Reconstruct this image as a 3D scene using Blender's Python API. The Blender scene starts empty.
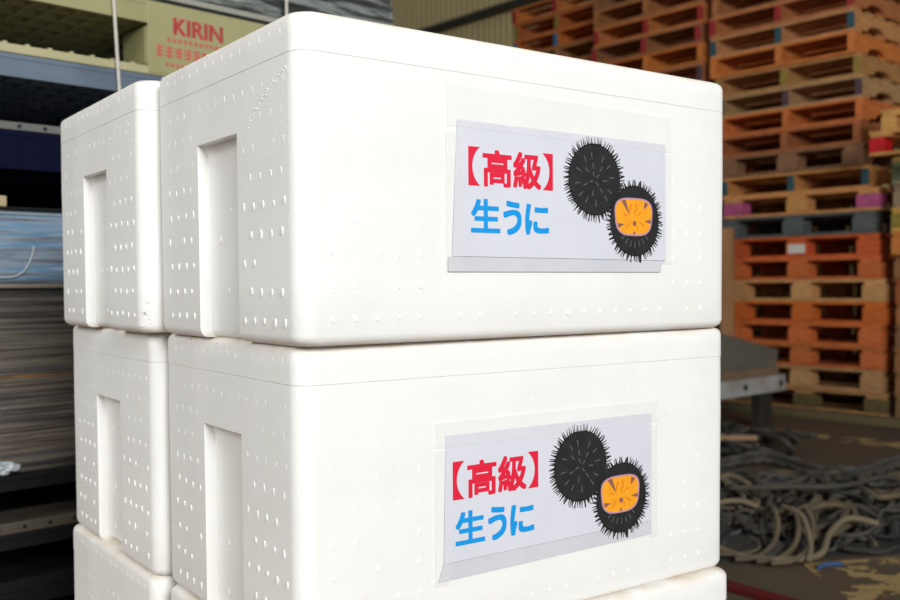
import bpy, bmesh, math, random
from mathutils import Vector, Matrix, noise

SC = bpy.context.scene
COL = SC.collection
PI = math.pi

# ------------------------------------------------------------------ camera, sky, light, exposure
CAM_H = 0.8268
cam_data = bpy.data.cameras.new('camera')
cam = bpy.data.objects.new('camera', cam_data)
COL.objects.link(cam)
cam_data.sensor_width = 36.0
cam_data.lens = 973.0 / 900.0 * 36.0
pitch, roll = 0.0157, -0.0069
fwd = Vector((0, math.cos(pitch), -math.sin(pitch)))
dwn = Vector((0, -math.sin(pitch), -math.cos(pitch)))
rgt = Vector((1, 0, 0))
r2 = rgt * math.cos(roll) + dwn * -math.sin(roll)
d2 = rgt * math.sin(roll) + dwn * math.cos(roll)
# image u = cr*X - sr*Y, v = sr*X + cr*Y
rot = Matrix((r2, -d2, -fwd)).transposed().to_4x4()
cam.matrix_world = Matrix.Translation((0, 0, CAM_H)) @ rot
cam_data.clip_start = 0.05
cam_data.dof.use_dof = True
cam_data.dof.focus_distance = 1.02
cam_data.dof.aperture_fstop = 7.0
SC.camera = cam

world = bpy.data.worlds.new('daylight')
SC.world = world
world.use_nodes = True
bg = world.node_tree.nodes['Background']
bg.inputs['Color'].default_value = (0.93, 0.97, 1.0, 1)
bg.inputs['Strength'].default_value = 0.11

def area_light(name, loc, target, sx, sy, power, color):
    ld = bpy.data.lights.new(name, 'AREA')
    ld.shape = 'RECTANGLE'
    ld.size, ld.size_y, ld.energy, ld.color = sx, sy, power, color
    o = bpy.data.objects.new(name, ld)
    COL.objects.link(o)
    o.location = loc
    o.rotation_euler = (Vector(target) - Vector(loc)).to_track_quat('-Z', 'Y').to_euler()
    return o
area_light('doorway_daylight', (2.5, -4.3, 3.2), (0.2, 1.2, 0.8), 2.6, 2.0, 445, (1.0, 1.0, 0.985))
area_light('side_opening_daylight', (-5.0, -2.8, 4.0), (0.2, 1.4, 0.8), 4.5, 3.0, 268, (1.0, 0.99, 0.96))

SC.view_settings.view_transform = 'Standard'
SC.view_settings.look = 'None'
SC.view_settings.gamma = 1.0
SC.view_settings.use_curve_mapping = False
SC.view_settings.exposure = 0.0

# ------------------------------------------------------------------ helpers
def srgb(r, g, b):
    f = lambda c: (c / 255.0) / 12.92 if c / 255.0 <= 0.04045 else ((c / 255.0 + 0.055) / 1.055) ** 2.4
    return (f(r), f(g), f(b), 1.0)

def new_mat(name, color=(0.8, 0.8, 0.8, 1), rough=0.6, metal=0.0):
    m = bpy.data.materials.new(name)
    m.use_nodes = True
    b = m.node_tree.nodes['Principled BSDF']
    b.inputs['Base Color'].default_value = color
    b.inputs['Roughness'].default_value = rough
    b.inputs['Metallic'].default_value = metal
    return m, m.node_tree, b

def noise_node(nt, scale, detail=4, vec=None, rough=0.55):
    n = nt.nodes.new('ShaderNodeTexNoise')
    n.inputs['Scale'].default_value = scale
    n.inputs['Detail'].default_value = detail
    n.inputs['Roughness'].default_value = rough
    if vec is not None:
        nt.links.new(vec, n.inputs['Vector'])
    return n

def ramp_node(nt, fac, stops):
    r = nt.nodes.new('ShaderNodeValToRGB')
    el = r.color_ramp.elements
    while len(el) < len(stops):
        el.new(0.5)
    for e, (p, c) in zip(el, stops):
        e.position, e.color = p, c
    nt.links.new(fac, r.inputs['Fac'])
    return r

def obj_vec(nt, scale=(1, 1, 1), use='Object'):
    t = nt.nodes.new('ShaderNodeTexCoord')
    mp = nt.nodes.new('ShaderNodeMapping')
    mp.inputs['Scale'].default_value = scale
    nt.links.new(t.outputs[use], mp.inputs['Vector'])
    return mp.outputs['Vector']

def bump_node(nt, height, bsdf, strength=0.3, dist=0.002):
    b = nt.nodes.new('ShaderNodeBump')
    b.inputs['Strength'].default_value = strength
    b.inputs['Distance'].default_value = dist
    nt.links.new(height, b.inputs['Height'])
    nt.links.new(b.outputs['Normal'], bsdf.inputs['Normal'])
    return b

def mix_color(nt, fac, a, b, mode='MIX'):
    m = nt.nodes.new('ShaderNodeMix')
    m.data_type = 'RGBA'
    m.blend_type = mode
    for sock, v in ((m.inputs[0], fac), (m.inputs[6], a), (m.inputs[7], b)):
        if hasattr(v, 'links'):
            nt.links.new(v, sock)
        else:
            sock.default_value = v
    return m.outputs[2]

def noisy(name, c1, c2, scale=8, rough=0.7, metal=0.0, bump=0.2, bscale=60, stretch=(1, 1, 1)):
    m, nt, b = new_mat(name, c1, rough, metal)
    v = obj_vec(nt, stretch)
    n = noise_node(nt, scale, 5, v)
    r = ramp_node(nt, n.outputs['Fac'], [(0.3, c1), (0.7, c2)])
    nt.links.new(r.outputs['Color'], b.inputs['Base Color'])
    if bump:
        n2 = noise_node(nt, bscale, 4, v)
        bump_node(nt, n2.outputs['Fac'], b, bump, 0.003)
    return m

# ------------------------------------------------------------------ materials
def make_foam():
    m, nt, b = new_mat('expanded_foam', (0.86, 0.86, 0.845, 1), 0.55)
    v = obj_vec(nt)
    vo = nt.nodes.new('ShaderNodeTexVoronoi')
    vo.inputs['Scale'].default_value = 260
    nt.links.new(v, vo.inputs['Vector'])
    n = noise_node(nt, 9, 4, v)
    r = ramp_node(nt, n.outputs['Fac'], [(0.25, (0.825, 0.825, 0.805, 1)), (0.6, (0.88, 0.882, 0.868, 1))])
    # beige grime rubbed into the stacking edges, in ragged patches
    sep = nt.nodes.new('ShaderNodeSeparateXYZ')
    nt.links.new(v, sep.inputs[0])
    def ranged(a, b_):
        k = nt.nodes.new('ShaderNodeMapRange')
        k.inputs['From Min'].default_value, k.inputs['From Max'].default_value = a, b_
        nt.links.new(sep.outputs[2], k.inputs['Value'])
        return k.outputs['Result']
    mx = nt.nodes.new('ShaderNodeMath')
    mx.operation = 'MAXIMUM'
    nt.links.new(ranged(0.300, 0.3095), mx.inputs[0])
    nt.links.new(ranged(0.007, 0.0), mx.inputs[1])
    gn = noise_node(nt, 22, 5, v)
    gr = ramp_node(nt, gn.outputs['Fac'], [(0.35, (0.08, 0.08, 0.08, 1)), (0.66, (0.6, 0.6, 0.6, 1))])
    ml = nt.nodes.new('ShaderNodeMath')
    ml.operation = 'MULTIPLY'
    nt.links.new(mx.outputs[0], ml.inputs[0])
    nt.links.new(gr.outputs['Color'], ml.inputs[1])
    col = mix_color(nt, ml.outputs[0], r.outputs['Color'], srgb(205, 184, 152))
    nt.links.new(col, b.inputs['Base Color'])
    bump_node(nt, vo.outputs['Distance'], b, 0.22, 0.0006)
    b.inputs['Subsurface Weight'].default_value = 0.0
    return m
FOAM = make_foam()
DENSE_FOAM = new_mat('dense_foam', (0.915, 0.915, 0.90, 1), 0.6)[0]

def plain(name, rgb, rough=0.6, metal=0.0):
    return new_mat(name, srgb(*rgb), rough, metal)[0]
PAPER = noisy('label_paper', srgb(212, 214, 224), srgb(218, 220, 230), 14, 0.35, 0, 0.04, 30)
PAPER_STRIP = noisy('label_paper_strip', srgb(202, 203, 211), srgb(212, 213, 220), 14, 0.3, 0, 0.05, 30)
INK_RED = plain('red_ink', (222, 26, 60), 0.5)
INK_BLUE = plain('blue_ink', (4, 150, 226), 0.5)
INK_BLACK = noisy('black_ink', srgb(24, 25, 25), srgb(36, 38, 38), 60, 0.55, 0, 0)
INK_GREY = plain('grey_ink', (92, 96, 104), 0.5)
INK_MAUVE = plain('mauve_ink', (186, 142, 170), 0.5)
INK_BROWN = plain('plum_ink', (140, 92, 84), 0.5)
INK_ORANGE = noisy('orange_ink', srgb(246, 170, 34), srgb(240, 156, 24), 90, 0.5, 0, 0)
INK_AMBER = plain('amber_ink', (228, 126, 22), 0.5)

def make_tape():
    m, nt, b = new_mat('clear_tape', (0.95, 0.95, 0.95, 1), 0.22)
    tr = nt.nodes.new('ShaderNodeBsdfTransparent')
    mx = nt.nodes.new('ShaderNodeMixShader')
    mx.inputs['Fac'].default_value = 0.12
    out = nt.nodes['Material Output']
    nt.links.new(tr.outputs[0], mx.inputs[1])
    nt.links.new(b.outputs[0], mx.inputs[2])
    nt.links.new(mx.outputs[0], out.inputs['Surface'])
    return m
TAPE = make_tape()

def make_wood():
    # tinted by each board's own colour
    m, nt, b = new_mat('pallet_wood', (0.4, 0.25, 0.12, 1), 0.75)
    oi = nt.nodes.new('ShaderNodeObjectInfo')
    v = obj_vec(nt, (3, 3, 14))
    n = noise_node(nt, 5, 5, v)
    r = ramp_node(nt, n.outputs['Fac'], [(0.25, (0.55, 0.50, 0.46, 1)), (0.7, (1.12, 1.08, 1.02, 1))])
    c = mix_color(nt, 1.0, oi.outputs['Color'], r.outputs['Color'], 'MULTIPLY')
    nt.links.new(c, b.inputs['Base Color'])
    n2 = noise_node(nt, 40, 3, v)
    bump_node(nt, n2.outputs['Fac'], b, 0.3, 0.003)
    return m
WOOD = make_wood()
PAINT = {k: noisy(k + '_paint', srgb(*c), srgb(*[int(x * 0.8) for x in c]), 20, 0.6, 0, 0.1)
         for k, c in dict(teal=(48, 92, 102), yellow=(164, 140, 58), purple=(92, 68, 74), red=(176, 44, 46),
                          pink=(200, 92, 142), crimson=(224, 14, 28), blue=(60, 130, 170), green=(100, 112, 80), olive=(112, 96, 58)).items()}
WHITE_PAPER = plain('white_tag', (225, 220, 210), 0.6)

# ------------------------------------------------------------------ object builders
def link_mesh(name, bm, mats, parent=None, smooth=False, angle=None):
    bmesh.ops.recalc_face_normals(bm, faces=bm.faces)
    me = bpy.data.meshes.new(name)
    bm.to_mesh(me)
    bm.free()
    for m in (mats if isinstance(mats, (list, tuple)) else [mats]):
        me.materials.append(m)
    if smooth:
        for p in me.polygons:
            p.use_smooth = True
        if angle:
            me.set_sharp_from_angle(angle=math.radians(angle))
    return link_data(name, me, parent)

def link_data(name, me, parent=None):
    o = bpy.data.objects.new(name, me)
    COL.objects.link(o)
    if parent is not None:
        o.parent = parent
    return o

def tag(o, label=None, cat=None, group=None, kind=None):
    if label:
        o['label'] = label
    if cat:
        o['category'] = cat
    if group:
        o['group'] = group
    if kind:
        o['kind'] = kind
    return o

def thing(name, label, cat, loc=(0, 0, 0), rz=0.0, group=None):
    o = bpy.data.objects.new(name, None)
    COL.objects.link(o)
    o.empty_display_size = 0.05
    o.location = loc
    o.rotation_euler = (0, 0, rz)
    return tag(o, label, cat, group)

def box(bm, x0, x1, y0, y1, z0, z1, bev=0.0, mi=0, mat=None):
    vs = [bm.verts.new(p) for p in ((x0, y0, z0), (x1, y0, z0), (x1, y1, z0), (x0, y1, z0),
                                    (x0, y0, z1), (x1, y0, z1), (x1, y1, z1), (x0, y1, z1))]
    fs = [bm.faces.new([vs[i] for i in q]) for q in ((0, 3, 2, 1), (4, 5, 6, 7), (0, 1, 5, 4), (1, 2, 6, 5), (2, 3, 7, 6), (3, 0, 4, 7))]
    for f in fs:
        f.material_index = mi
    if bev > 0:
        es = list({e for f in fs for e in f.edges})
        r = bmesh.ops.bevel(bm, geom=es, offset=bev, segments=2, affect='EDGES', profile=0.5)
        for f in r['faces']:
            f.material_index = mi
    if mat is not None:
        bmesh.ops.transform(bm, matrix=mat, verts=vs)
    return fs

def loft(bm, rings, cap0=True, cap1=True, mi=0):
    V = [[bm.verts.new(p) for p in ring] for ring in rings]
    n = len(V[0])
    for a, b in zip(V, V[1:]):
        for i in range(n):
            j = (i + 1) % n
            f = bm.faces.new((a[i], a[j], b[j], b[i]))
            f.material_index = mi
    if cap0:
        bm.faces.new(list(reversed(V[0]))).material_index = mi
    if cap1:
        bm.faces.new(V[-1]).material_index = mi

def tube(bm, pts, r, n=8, flat=1.0, mi=0):
    pts = [Vector(p) for p in pts]
    rings = []
    up = Vector((0, 0, 1))
    for i, p in enumerate(pts):
        t = (pts[min(i + 1, len(pts) - 1)] - pts[max(i - 1, 0)])
        if t.length < 1e-9:
            t = Vector((1, 0, 0))
        t.normalize()
        a = t.cross(up)
        if a.length < 0.05:
            a = t.cross(Vector((1, 0, 0)))
        a.normalize()
        b = a.cross(t)
        rr = r[i] if isinstance(r, (list, tuple)) else r
        rings.append([p + a * (math.cos(k * 2 * PI / n) * rr) + b * (math.sin(k * 2 * PI / n) * rr * flat) for k in range(n)])
    loft(bm, rings, mi=mi)

def catmull(P, per=6, closed=False):
    P = [Vector(p) for p in P]
    n = len(P)
    out = []
    rng = range(n) if closed else range(n - 1)
    for i in rng:
        g = (lambda k: P[k % n]) if closed else (lambda k: P[max(0, min(n - 1, k))])
        p0, p1, p2, p3 = g(i - 1), g(i), g(i + 1), g(i + 2)
        for s in range(per):
            t = s / per
            out.append(0.5 * ((2 * p1) + (p2 - p0) * t + (2 * p0 - 5 * p1 + 4 * p2 - p3) * t * t + (3 * p1 - p0 - 3 * p2 + p3) * t ** 3))
    if not closed:
        out.append(P[-1])
    return out

# ------------------------------------------------------------------ the setting: floor and walls
E1 = Vector((-0.656, 0.755, 0))      # along the pallet row, right to left
E2 = Vector((0.755, 0.656, 0))       # into the pallet row
def make_floor_mat():
    m, nt, b = new_mat('worn_concrete', srgb(84, 70, 54), 0.75)
    v = obj_vec(nt)
    n = noise_node(nt, 1.3, 6, v)
    r = ramp_node(nt, n.outputs['Fac'], [(0.3, srgb(66, 60, 49)), (0.55, srgb(86, 74, 57)), (0.75, srgb(98, 68, 48))])
    # worn yellow lane paint: two bands, broken up by wear
    sep = nt.nodes.new('ShaderNodeSeparateXYZ')
    nt.links.new(v, sep.inputs[0])
    def math_(op, a, bb):
        k = nt.nodes.new('ShaderNodeMath')
        k.operation = op
        for s, val in ((k.inputs[0], a), (k.inputs[1], bb)):
            if hasattr(val, 'links'):
                nt.links.new(val, s)
            else:
                s.default_value = val
        return k.outputs[0]
    def band(nx, ny, c, half):
        d = math_('ADD', math_('MULTIPLY', sep.outputs[0], nx), math_('MULTIPLY', sep.outputs[1], ny))
        return math_('LESS_THAN', math_('ABSOLUTE', math_('SUBTRACT', d, c), 0.0), half)
    b1 = band(0.731, 0.682, 0.731 * 1.79 + 0.682 * 5.42, 0.10)
    b2 = band(-0.20, 0.98, -0.20 * 1.15 + 0.98 * 2.70, 0.17)
    b2 = math_('MULTIPLY', b2, math_('GREATER_THAN', sep.outputs[0], 1.03))
    bands = math_('MAXIMUM', b1, b2)
    w = noise_node(nt, 7, 7, v, 0.65)
    wear = math_('GREATER_THAN', w.outputs['Fac'], 0.50)
    fac = math_('MULTIPLY', bands, wear)
    c = mix_color(nt, fac, r.outputs['Color'], srgb(168, 142, 92))
    nt.links.new(c, b.inputs['Base Color'])
    n2 = noise_node(nt, 30, 5, v)
    bump_node(nt, n2.outputs['Fac'], b, 0.4, 0.006)
    return m
bm = bmesh.new()
box(bm, -12, 14, -9, 18, -0.2, 0.0)
tag(link_mesh('floor', bm, make_floor_mat()), kind='structure')

def corrugated_wall(name, p0, p1, h, mat, pitch_=0.10, depth=0.025):
    p0, p1 = Vector(p0), Vector(p1)
    L = (p1 - p0).length
    d = (p1 - p0).normalized()
    nrm = Vector((d.y, -d.x, 0))
    prof = []
    k = 0
    while k * pitch_ < L:
        s = k * pitch_
        prof += [(s, 0), (s + pitch_ * 0.35, 0), (s + pitch_ * 0.5, depth), (s + pitch_ * 0.85, depth)]
        k += 1
    bm = bmesh.new()
    fr = [p0 + d * s + nrm * q for s, q in prof]
    bk = [p0 + d * s - nrm * 0.03 for s, q in reversed(prof)]
    ring = fr + bk
    loft(bm, [[(p.x, p.y, 0) for p in ring], [(p.x, p.y, h) for p in ring]])
    return tag(link_mesh(name, bm, mat), kind='structure')
WALL_MAT = noisy('olive_sheet_metal', srgb(224, 206, 148), srgb(232, 214, 158), 3, 0.5, 0.0, 0.05)
wc = Vector((1.26, 7.85, 0)) + E2 * 2.1
corrugated_wall('wall_back', wc + E1 * 12, wc - E1 * 5, 6.0, WALL_MAT)
WALL_DARK = noisy('dark_panel', srgb(70, 68, 62), srgb(84, 80, 72), 2, 0.7, 0, 0.1)
RT = Vector((0.717, 0.697, 0))       # along the plastic pallets' front
RN = Vector((-0.697, 0.717, 0))      # into that stack
lc = Vector((-0.93, 2.59, 0)) + RN * 1.3
bm = bmesh.new()
a0, a1 = lc - RT * 7, lc + RT * 0.4
q = RN * 0.12
loft(bm, [[(p.x, p.y, z) for p in (a0, a1, a1 + q, a0 + q)] for z in (0, 5.0)])
tag(link_mesh('wall_left', bm, WALL_DARK), kind='structure')
bm = bmesh.new()
wp = [wc + E1 * t_ - E2 * q_ for t_, q_ in ((2.50, 0.032), (2.92, 0.032), (2.92, 0.026), (2.50, 0.026))]
loft(bm, [[(p.x, p.y, z) for p in wp] for z in (4.0, 5.4)])
tag(link_mesh('window_1', bm, noisy('translucent_sheet', srgb(214, 216, 206), srgb(226, 228, 220), 3, 0.4, 0, 0)), kind='structure')
# girt rail along the back wall
bm = bmesh.new()
ga, gb = wc + E1 * 9 - E2 * 0.09, wc - E1 * 3 - E2 * 0.09
tube(bm, [ga + Vector((0, 0, 4.12)), gb + Vector((0, 0, 4.12))], 0.055, 8)
tag(link_mesh('trim_1', bm, noisy('grey_steel', srgb(70, 66, 58), srgb(84, 80, 70), 5, 0.5, 0.3, 0)), kind='structure')

# ------------------------------------------------------------------ polystyrene boxes
BL, BW, BH = 0.609, 0.374, 0.31
RAD = 0.020
SLOT_T0, SLOT_T1, SLOT_D, SLOT_TOP = 0.134, 0.240, 0.0155, 0.212

def footprint(grow=0.0, slot=0.0):
    """rounded rectangle with a hand slot in both short ends"""
    r = RAD
    x0, x1, y0, y1 = -grow, BL + grow, -grow, BW + grow
    P = []
    def arc(cx, cy, a0):
        for k in range(9):
            a = a0 + k * (PI / 2) / 8
            P.append((cx + r * math.cos(a), cy + r * math.sin(a)))
    def end(x, sgn, ys):
        for y, f in ys:
            P.append((x + sgn * SLOT_D * f * slot, y))
    prof = [(SLOT_T0, 0), (SLOT_T0 + 0.002, .55), (SLOT_T0 + 0.006, .9), (SLOT_T0 + 0.012, 1), (SLOT_T0 + 0.06, 1),
            (SLOT_T1 - 0.020, 1), (SLOT_T1 - 0.011, .95), (SLOT_T1 - 0.0025, .78), (SLOT_T1, 0)]
    arc(x0 + r, y0 + r, PI)
    for k in range(1, 12):
        P.append((x0 + r + (x1 - x0 - 2 * r) * k / 12, y0))
    arc(x1 - r, y0 + r, -PI / 2)
    end(x1, -1, prof)
    arc(x1 - r, y1 - r, 0)
    for k in range(1, 12):
        P.append((x1 - r - (x1 - x0 - 2 * r) * k / 12, y1))
    arc(x0 + r, y1 - r, PI / 2)
    end(x0, 1, list(reversed(prof)))
    return P

def dome(bm, c, u, v, n, a, b, h):
    """low raised moulding mark"""
    c, u, v, n = Vector(c), Vector(u), Vector(v), Vector(n)
    K = 8
    r0 = [bm.verts.new(c - n * 0.0008 + u * (a * math.cos(k * 2 * PI / K)) + v * (b * math.sin(k * 2 * PI / K))) for k in range(K)]
    r1 = [bm.verts.new(c + n * h * 0.8 + u * (a * .7 * math.cos(k * 2 * PI / K)) + v * (b * .75 * math.sin(k * 2 * PI / K))) for k in range(K)]
    top = bm.verts.new(c + n * h)
    for k in range(K):
        j = (k + 1) % K
        bm.faces.new((r0[k], r0[j], r1[j], r1[k])).material_index = 1
        bm.faces.new((r1[k], r1[j], top)).material_index = 1
    bm.faces.new(list(reversed(r0))).material_index = 1

LID_Z = 0.272
def make_body(seed):
    rnd = random.Random(seed)
    bm = bmesh.new()
    rings = []
    for z, g, s in ((0.0, -0.009, 1), (0.002, -0.005, 1), (0.005, -0.0025, 1), (0.010, -0.0012, 1), (0.06, -0.001, 1), (0.13, -0.0006, 1), (SLOT_TOP - 0.014, 0, 1),
                    (SLOT_TOP - 0.006, 0, .82), (SLOT_TOP - 0.0006, 0, .5), (SLOT_TOP, 0, 0), (0.24, 0, 0), (LID_Z - 0.0004, 0, 0), (LID_Z, -0.0006, 0)):
        rings.append([(x, y, z) for x, y in footprint(g, s)])
    loft(bm, rings)
    for xf, nx in ((0.0, -1), (BL, 1)):
        for r_ in range(9):
            z = 0.022 + r_ * 0.0285
            for c in range(15):
                y = 0.028 + c * 0.0228 + (0.006 if r_ % 2 else 0)
                if y > BW - 0.027 or rnd.random() < 0.10:
                    continue
                ins = 0.0
                if z < SLOT_TOP + 0.012 and SLOT_T0 - 0.009 < y < SLOT_T1 + 0.009:
                    if not (z < SLOT_TOP - 0.02 and SLOT_T0 + 0.02 < y < SLOT_T1 - 0.02) or rnd.random() < 0.75:
                        continue
                    ins = SLOT_D
                w = rnd.uniform(0.0018, 0.0026)
                dome(bm, (xf - nx * ins, y + rnd.uniform(-.001, .001), z + rnd.uniform(-.001, .001)), (0, -nx, 0), (0, 0, 1), (nx, 0, 0), w, w * rnd.uniform(1.7, 2.1), rnd.uniform(0.00012, 0.00035))
    for r_ in range(8):
        z = 0.025 + r_ * 0.031
        for c in range(22):
            x = 0.035 + c * 0.0247
            if x > BL - 0.033 or (0.15 < x < 0.50 and 0.04 < z < 0.235) or rnd.random() < 0.25:
                continue
            for yf, ny in ((0.0, -1), (BW, 1)):
                w = rnd.uniform(0.0014, 0.0020)
                dome(bm, (x, yf, z), (ny * -1, 0, 0), (0, 0, 1), (0, ny, 0), w, w * 2.0, rnd.uniform(0.00005, 0.00015))
    return bm

def make_lid(seed, grow=0.0, seam=0.0004):
    rnd = random.Random(seed + 50)
    bm = bmesh.new()
    rings = []
    z0, z1 = LID_Z, BH
    for z, g in ((z0 + 0.00005, grow - seam), (z0 + seam, grow), (z0 + 0.015, grow), (z1 - 0.009, grow), (z1 - 0.005, grow - 0.0010), (z1 - 0.0022, grow - 0.0034), (z1 - 0.0006, grow - 0.0072), (z1, grow - 0.011)):
        rings.append([(x, y, z) for x, y in footprint(g, 0)])
    loft(bm, rings)
    for xf, nx in ((-grow, -1), (BL + grow, 1)):
        for c in range(15):
            y = 0.034 + c * 0.0228
            if y > BW - 0.033 or rnd.random() < 0.12:
                continue
            w = rnd.uniform(0.0016, 0.0022)
            dome(bm, (xf, y, z0 + 0.022 + rnd.uniform(-.0015, .0015)), (0, -nx, 0), (0, 0, 1), (nx, 0, 0), w, w * 2.0, rnd.uniform(0.0002, 0.0004))
    # chipped, beaded rim: grains torn up along the top edge and the rim
    for k in range(26):
        s = rnd.uniform(0.02, BL - 0.02) if k % 2 else None
        rr = rnd.uniform(0.0006, 0.0013)
        if s is None:
            p = (-grow + rnd.uniform(0.000, 0.006), rnd.uniform(0.02, BW - 0.02), z1 - 0.0045)
        else:
            p = (s, -grow + rnd.uniform(0.001, 0.006), z1 - 0.0045)
        bmesh.ops.create_icosphere(bm, subdivisions=1, radius=rr, matrix=Matrix.Translation(p))
    return bm

def bead_bits(bm, pts, r0, r1, rnd):
    for p in pts:
        bmesh.ops.create_icosphere(bm, subdivisions=1, radius=rnd.uniform(r0, r1), matrix=Matrix.Translation(p))

# ---- printed label art, in millimetre-true face coordinates: x along the box, z up; red text's top-left corner at (0, 0)
def glyph_mesh(ch, x0, x1, z0, z1, offset=0.0):
    c = bpy.data.curves.new('glyph', 'FONT')
    c.body = ch
    c.size = 0.04
    c.offset = offset
    c.resolution_u = 6
    o = bpy.data.objects.new('glyph', c)
    COL.objects.link(o)
    bpy.context.view_layer.update()
    me = bpy.data.meshes.new_from_object(o.evaluated_get(bpy.context.evaluated_depsgraph_get()))
    xs = [v.co.x for v in me.vertices]
    ys = [v.co.y for v in me.vertices]
    sx, sy = (x1 - x0) / (max(xs) - min(xs)), (z1 - z0) / (max(ys) - min(ys))
    out = [(x0 + (v.co.x - min(xs)) * sx, z0 + (v.co.y - min(ys)) * sy) for v in me.vertices]
    faces = [tuple(p.vertices) for p in me.polygons]
    bpy.data.objects.remove(o)
    bpy.data.meshes.remove(me)
    bpy.data.curves.remove(c)
    return out, faces

def flat_to_bm(bm, pts, faces, y, mi=0, th=0.00025):
    vs = [bm.verts.new((p[0], y, p[1])) for p in pts]
    new = []
    for f in faces:
        try:
            fc = bm.faces.new([vs[i] for i in f])
        except ValueError:
            continue
        fc.material_index = mi
        new.append(fc)
    return new

def poly(bm, pts, y, mi=0):
    f = bm.faces.new([bm.verts.new((p[0], y, p[1])) for p in pts])
    f.material_index = mi
    return f

def solidify_print(bm, th):
    r = bmesh.ops.extrude_face_region(bm, geom=list(bm.faces))
    vs = [v for v in r['geom'] if isinstance(v, bmesh.types.BMVert)]
    bmesh.ops.translate(bm, verts=vs, vec=(0, th, 0))

def text_mesh(spec):
    bm = bmesh.new()
    for ch, x0, x1, zt, zb, off in spec:
        p, f = glyph_mesh(ch, x0 + off, x1 - off, zb + off, zt - off)
        steps = [(0, 0)] + ([(a * off, b * off) for a, b in ((1, 1), (1, -1), (-1, 1), (-1, -1), (1, 0), (-1, 0), (0, 1), (0, -1))] if off else [])
        for k, (dx, dz) in enumerate(steps):
            flat_to_bm(bm, [(x + dx, z + dz) for x, z in p], f, -k * 4e-6)
    solidify_print(bm, 0.00012)
    bmesh.ops.recalc_face_normals(bm, faces=bm.faces)
    me = bpy.data.meshes.new('lettering')
    bm.to_mesh(me)
    bm.free()
    return me
RED_TEXT = text_mesh([('【', 0.0, 0.0150, 0.0, -0.0400, 0.0), ('高', 0.0185, 0.0572, -0.0015, -0.0402, 0.0011),
                      ('級', 0.0592, 0.0985, -0.0010, -0.0402, 0.0011), ('】', 0.1005, 0.1153, 0.0, -0.0400, 0.0)])
RED_TEXT.materials.append(INK_RED)
BLUE_TEXT = text_mesh([('生', 0.0030, 0.0415, -0.0530, -0.0882, 0.0011), ('う', 0.0455, 0.0705, -0.0535, -0.0895, 0.0013),
                       ('に', 0.0755, 0.1093, -0.0555, -0.0885, 0.0013)])
BLUE_TEXT.materials.append(INK_BLUE)

def spiky(bm, cx, cz, rx, rz, n, spike, rnd, mi=0, y=0.0):
    c = bm.verts.new((cx, y, cz))
    N = 72
    ring = [bm.verts.new((cx + rx * math.cos(k * 2 * PI / N), y, cz + rz * math.sin(k * 2 * PI / N))) for k in range(N)]
    for k in range(N):
        bm.faces.new((c, ring[k], ring[(k + 1) % N])).material_index = mi
    for k in range(n):
        a = (k + rnd.uniform(-.35, .35)) * 2 * PI / n
        w = 0.025
        L = spike * rnd.uniform(0.65, 1.1)
        a2 = a + rnd.uniform(-0.06, 0.06)
        p = [(cx + rx * .97 * math.cos(a - w), cz + rz * .97 * math.sin(a - w)),
             (cx + rx * .97 * math.cos(a + w), cz + rz * .97 * math.sin(a + w)),
             (cx + (rx + L) * math.cos(a2 + .008), cz + (rz + L) * math.sin(a2 + .008)),
             (cx + (rx + L) * math.cos(a2 - .008), cz + (rz + L) * math.sin(a2 - .008))]
        poly(bm, p, y, mi)

def dash(bm, x, z, ang, L, w, y, mi):
    dx, dz = math.cos(ang) * L / 2, math.sin(ang) * L / 2
    nx, nz = -math.sin(ang) * w / 2, math.cos(ang) * w / 2
    poly(bm, [(x - dx + nx * .6, z - dz + nz * .6), (x - dx - nx * .6, z - dz - nz * .6), (x + dx - nx, z + dz - nz), (x + dx + nx, z + dz + nz)], y, mi)

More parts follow.
